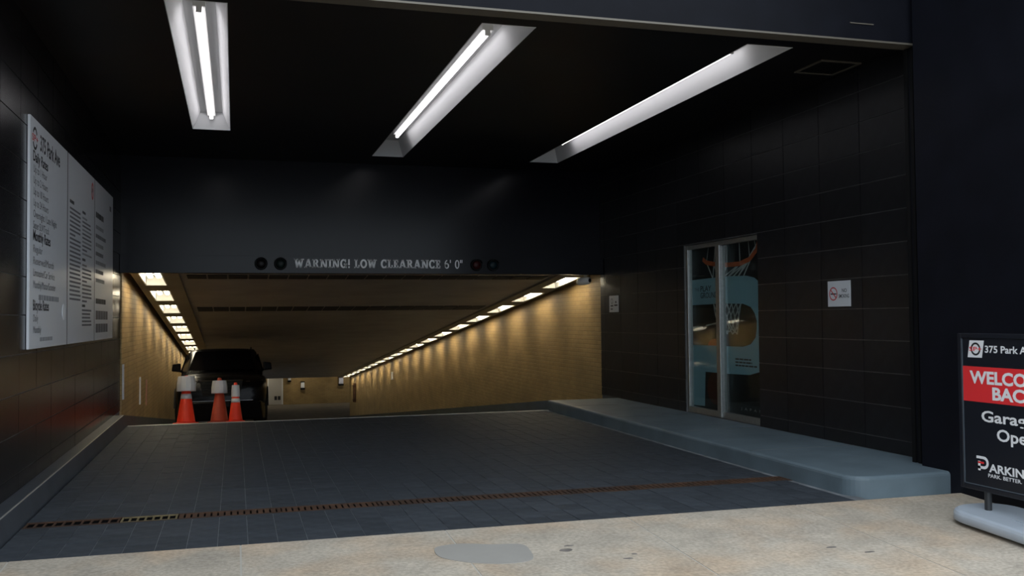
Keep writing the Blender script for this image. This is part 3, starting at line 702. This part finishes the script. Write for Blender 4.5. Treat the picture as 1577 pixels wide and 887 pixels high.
MB().box(-.05, .05, -.34, .28, .078, .092).build('mounting_bracket', SGREY, ws)

# ------------------------------------------------------------------ trench drain
td = thing('trench_drain', (0, 6.8, 0), 'rusty iron trench drain crossing the tiled driveway', 'drain')
MB().box(-1.30, 4.30, -.095, .1, -.12, -.06).build('channel', BLACK, td)
for y in (-.095, .083): MB().box(-1.30, 4.26, y, y+.014, -.006, .0).build('channel_rail', RUST, td); MB().box(-1.30, 4.26, y, y+.013, -.07, -.0065).build('channel_wall', BLACK, td)  # walls blackened, shade in the grate gaps put into the colour
x = -1.295
for k, gl in enumerate((.575, .36, .66, .66, .66, .66, .66, .66, .64)):
    m = YRUST if k == 1 else RUST; mb = MB(); w = gl-.008; pit_ = .0432
    for y in (-.081, .069): mb.box(x, x+w, y, y+.012, -.007, .001)
    nb = max(6, round(gl/(.055 if k < 2 else .043)))
    for j in range(nb+1):
        xx = x+(w-.014)*j/nb; mb.hexa([(xx, -.07, -.007), (xx+(.016 if k > 1 else .012), -.07, -.007), (xx+(.016 if k > 1 else .012), .07, -.007), (xx, .07, -.007)], [(xx, -.07, 0), (xx+(.03 if k > 1 else .012), -.07, 0), (xx+(.03 if k > 1 else .012), .07, 0), (xx, .07, 0)])
    mb.build('grate', m, td); x += gl

# ------------------------------------------------------------------ traffic cones
def cone(x, y, h, r, m, label, sl0, sl1, slr, band, tilt=0):
    z = zf(y); t = thing('traffic_cone', (x, y, z), label, 'traffic cone', 'orange cones before the black car', (ang, tilt, 0))
    b = r*1.35; MB().box(-b, b, -b, b, 0, .03).build('base_plate', m, t, bevel=.01)
    MB().lathe([(r*1.08, .03), (r, .05), (r*.2+.004, h-.01), (r*.15, h)], n=20).build('cone_body', m, t, smooth=True)
    rad_ = lambda zz: r+(r*.2-r)*(zz-.05)/(h-.06)
    if band: MB().lathe([(rad_(band[0])+.004, band[0]), (rad_(band[1])+.004, band[1])], n=20).build('reflective_band', SLEEVE, t, smooth=True)
    a, c = sl0, sl1
    MB().lathe([(max(rad_(a)+.006, slr), a), (max(rad_((a+c)/2)+.006, slr*.98), (a+c)/2), (max(rad_(c)+.006, slr*.86), c)], n=12).build('white_sleeve', SLEEVE, t)
cone(-.70, 15.0, .72, .13, CONE, 'orange traffic cone with loose white sleeve, leftmost before black car', .49, .71, .138, (.375, .45))
cone(-.235, 15.5, .70, .13, CONESHADE, 'red traffic cone coloured as if shaded, with white sleeve, middle of the three', .46, .655, .12, None)
cone(.005, 15.0, .60, .10, CONE, 'small orange traffic cone with white band, rightmost of three', .385, .56, .062, (.30, .36))

# ------------------------------------------------------------------ black SUV facing up the ramp
YCAR = 20.3
car = thing('suv', (-.27, YCAR+2.3, zf(YCAR+2.3)), 'black SUV parked nose-up on the ramp behind orange cones', 'car', None, (ang, 0, 0))
def loft(stations, closed=True):
    mb = MB(); n = len(stations[0])
    for s in stations: mb.v += [tuple(p) for p in s]
    for k in range(len(stations)-1):
        for j in range(n-1): mb.f.append((k*n+j, k*n+j+1, (k+1)*n+j+1, (k+1)*n+j))
    mb.f.append(tuple(range(n-1, -1, -1))); e = (len(stations)-1)*n; mb.f.append(tuple(e+j for j in range(n)))
    return mb
def sec(y, w, zb, zt_, zs_):
    half = [(w*.80, zb), (w*.97, zb+.06), (w, (zb+zs_)/2), (w*.985, zs_-.05), (w*.93, zs_), (w*.62, zt_-.008), (0, zt_)]
    pts = half+[(-x, z) for x, z in half[-2::-1]]
    return [(x, y, z) for x, z in pts]
st = [sec(-2.30, .72, .34, .80, .74), sec(-2.24, .82, .28, .90, .83), sec(-2.05, .90, .24, .99, .92), sec(-1.6, .935, .24, 1.05, .985), sec(-1.0, .94, .24, 1.10, 1.03), sec(-.6, .94, .24, 1.13, 1.06),
      sec(.6, .94, .24, 1.13, 1.08), sec(1.6, .935, .24, 1.13, 1.09), sec(2.1, .90, .28, 1.12, 1.08), sec(2.3, .80, .36, 1.05, 1.0)]
body = loft(st).build('body', CAR, car, smooth=True)
sb = body.modifiers.new('smooth', 'SUBSURF'); sb.levels = 1; sb.render_levels = 1
def ring(z, yf_, yb, wf, wb, c=.16):
    return [(-wf+c, yf_-.0, z), (0, yf_-.07, z), (wf-c, yf_, z), (wf, yf_+c, z), (wb+.02, (yf_+yb)/2, z), (wb, yb-c, z), (wb-c, yb, z), (0, yb+.03, z), (-wb+c, yb, z), (-wb, yb-c, z), (-wb-.02, (yf_+yb)/2, z), (-wf, yf_+c, z)]
gr = [ring(1.06, -1.0, 2.2, .85, .85), ring(1.15, -.84, 2.16, .85, .85), ring(1.60, -.22, 1.85, .73, .73), ring(1.68, -.06, 1.7, .68, .68), ring(1.715, .25, 1.45, .52, .52)]
gh = MB()
for q in gr: gh.v += q
for k in range(len(gr)-1):
    for j in range(12): gh.f.append((k*12+j, k*12+(j+1) % 12, (k+1)*12+(j+1) % 12, (k+1)*12+j))
gh.f.append(tuple(range(48, 60)))
gh.build('roof', CAR, car, smooth=True)
for nm, q in (('windshield', [(-.70, -.85, 1.155), (0, -.93, 1.155), (.70, -.85, 1.155), (.58, -.245, 1.595), (0, -.305, 1.605), (-.58, -.245, 1.595)]),):
    mb = MB(); mb.prism([Vector(p)+Vector((0, -.012, .012)) for p in q], (0, -.006, .006)); mb.build(nm, CGLASS, car)
for s in (-1, 1):
    for y0, y1, a0 in ((-.55, .38, .22), (.46, 1.35, 0), (1.42, 1.95, 0)):
        k = .82; MB().prism([(s*.872, y0, 1.16), (s*.872, y1, 1.16), (s*.762, y1-(.0 if y1 < 1.9 else .2), 1.56), (s*.762, y0+a0+.16*(a0 > 0), 1.56)], (s*.008, 0, .004)).build('side_window', CGLASS, car)
    MB().tube([(s*.82, -.62, 1.14), (s*.93, -.64, 1.2)], .025, 6).build('mirror_arm', CAR, car)
    mi = MB().hexa([(s*.87, -.72, 1.15), (s*1.06, -.70, 1.17), (s*1.06, -.58, 1.17), (s*.87, -.58, 1.15)], [(s*.87, -.71, 1.34), (s*1.04, -.69, 1.32), (s*1.04, -.58, 1.32), (s*.87, -.58, 1.34)])
    mi.build('mirror', CAR, car, bevel=.02)
    hl = MB().hexa([(s*.46, -2.275, .76), (s*.80, -2.13, .78), (s*.80, -2.0, .78), (s*.46, -2.1, .76)], [(s*.48, -2.235, .845), (s*.84, -2.05, .875), (s*.84, -1.95, .875), (s*.48, -2.05, .845)])
    h = hl.build('headlight', LENS, car, bevel=.012)
    MB().hexa([(s*.48, -2.285, .835), (s*.83, -2.10, .865), (s*.83, -2.0, .865), (s*.48, -2.2, .835)], [(s*.48, -2.27, .848), (s*.83, -2.085, .878), (s*.83, -2.0, .878), (s*.48, -2.2, .848)]).build('light_strip', CHROME, h)
    MB().tube([(s*.62, -2.26, .50), (s*.62, -2.20, .50)], .055, 14).build('fog_lamp', LENS, car)
    for y in (-1.42, 1.42):
        wh = MB().tube([(s*.69, y, .345), (s*.71, y, .345), (s*.90, y, .345), (s*.925, y, .345)], [.30, .345, .345, .30], 24).build('wheel', RUBBER, car)
        rm = MB().tube([(s*.90, y, .345), (s*.932, y, .345)], .21, 20)
        rm.build('rim', CHROME, wh)
        ar = MB(); P_ = Plane((s*.925, y, .345), (0, 1, 0)); P_.ring(ar, 0, 0, .42, .42, .05, -.02, .02, 0, PI, 16); ar.build('arch_trim', RUBBER, car)
gl_ = MB().prism([(-.42, -2.325, .86), (.42, -2.325, .86), (.36, -2.34, .56), (-.36, -2.34, .56)], (0, .06, 0)).build('grille', BLACK, car)
for z in (.62, .68, .74, .80): MB().box(-.37, .37, -2.352, -2.335, z, z+.012).build('grille_bar', RUBBER, gl_)
MB().tube([(-.42, -2.34, .87), (.42, -2.34, .87)], .008, 6).build('grille_trim', CHROME, car)
MB().hexa([(-.82, -2.28, .06), (.82, -2.28, .06), (.88, -1.9, .06), (-.88, -1.9, .06)], [(-.76, -2.36, .46), (.76, -2.36, .46), (.88, -1.95, .46), (-.88, -1.95, .46)]).build('bumper', CAR, car, bevel=.04)
MB().box(-.62, .62, -2.372, -2.355, .455, .466).build('bumper_strip', mat('dull_chrome', (.16, .16, .17), .35, metal=.8), car)
MB().box(-.16, .16, -2.375, -2.36, .34, .44).build('plate_holder', BLACK, car)
for s in (-1, 1): MB().tube([(s*.62, .1, 1.72), (s*.63, .9, 1.73), (s*.61, 1.6, 1.71)], .016, 6).build('roof_rail', RUBBER, car)

# ------------------------------------------------------------------ wall fittings down the ramp
for y, z0, z1, m, lab in ((13.60, .28, .74, SLEEVE, 'pale vertical guard strip on left ramp wall nearest the entrance'), (15.95, .02, .44, SLEEVE, 'pale vertical guard strip on left ramp wall, second from entrance'),
                          (17.05, -.08, .34, mat('dull_red_guard', (.40, .20, .15), .6), 'reddish vertical guard strip on left ramp wall, closest to car')):
    g = thing('guard_strip', (XL+.02, y, z0), lab, 'wall guard', 'guard strips on the left ramp wall')
    MB().hexa([(0, -.05, 0), (.018, -.035, 0), (.018, .035, 0), (0, .05, 0)], [(0, -.05, z1-z0), (.018, -.035, z1-z0), (.018, .035, z1-z0), (0, .05, z1-z0)]).build('strip', m, g)
    for z in (.05, z1-z0-.05): MB().box(.018, .022, -.008, .008, z-.008, z+.008).build('screw', STEEL, g)
g = thing('rusty_pipe', (XR-.05, 44.1, -2.45), 'dark rust-coloured vertical pipe near the bottom of right ramp wall', 'pipe')
MB().tube([(0, 0, 0), (0, 0, .85)], .09, 10).build('pipe', RUST, g)
for z in (.1, .75): MB().box(-.1, .05, -.1, .1, z-.02, z+.02).build('bracket', RUST, g)
g = thing('white_fixture', (XR-.04, 33.3, -.80), 'thin white vertical fixture midway down the right ramp wall', 'fixture')
MB().tube([(0, 0, 0), (0, 0, .27)], .035, 8).build('tube', SLEEVE, g)
for z in (.02, .25): MB().box(-.04, .04, -.05, .05, z-.015, z+.015).build('clip', STEEL, g)
PF = Plane((0, 0, 0), (1, 0, 0))
g = thing('door_panel', (2.18, 55.97, ZE+.02), 'pale door panel on far wall beside the black car', 'door')
mb = MB(); PF.rect(mb, -.36, .36, 0, 1.55, -.02, .02); mb.build('panel', mat('pale_panel', (.55, .52, .46), .6), g)
for a, b, c, d in ((-.43, -.36, 0, 1.6), (.36, .43, 0, 1.6), (-.36, .36, 1.55, 1.6)):
    mb = MB(); PF.rect(mb, a, b, c, d, -.02, .03); mb.build('frame', WHITE, g)
mb = MB(); PF.rect(mb, -.05, .10, .26, .48, .02, .025); PF.rect(mb, .14, .29, .26, .48, .02, .025); mb.build('print', PRINT, g)
for x, z, w, h, lab, m, nm in ((2.96, -2.1, .16, .25, 'small pale round-topped fixture high on far wall next to door panel', SLEEVE, 'wall_fixture'), (3.70, -2.55, .20, .32, 'small whitish sign box hanging on the far wall centre', SWHITE, 'wall_sign'), (5.87, -2.38, .26, .36, 'pale blue-white sign box at far wall beside right ramp wall', mat('pale_blue_box', (.6, .62, .75), .5), 'wall_sign')):
    g = thing(nm, (x, 55.99, z), lab, 'sign')
    mb = MB(); PF.rect(mb, -w/2, w/2, 0, h, 0, .1); mb.build('box', m, g, bevel=.02)
    mb = MB(); PF.rect(mb, -w/2-.02, w/2+.02, h, h+.05, 0, .12); PF.rect(mb, -w/2-.02, w/2+.02, -.1, 0, 0, .12); mb.build('bracket', BLACK, g)
bpy.context.view_layer.update()
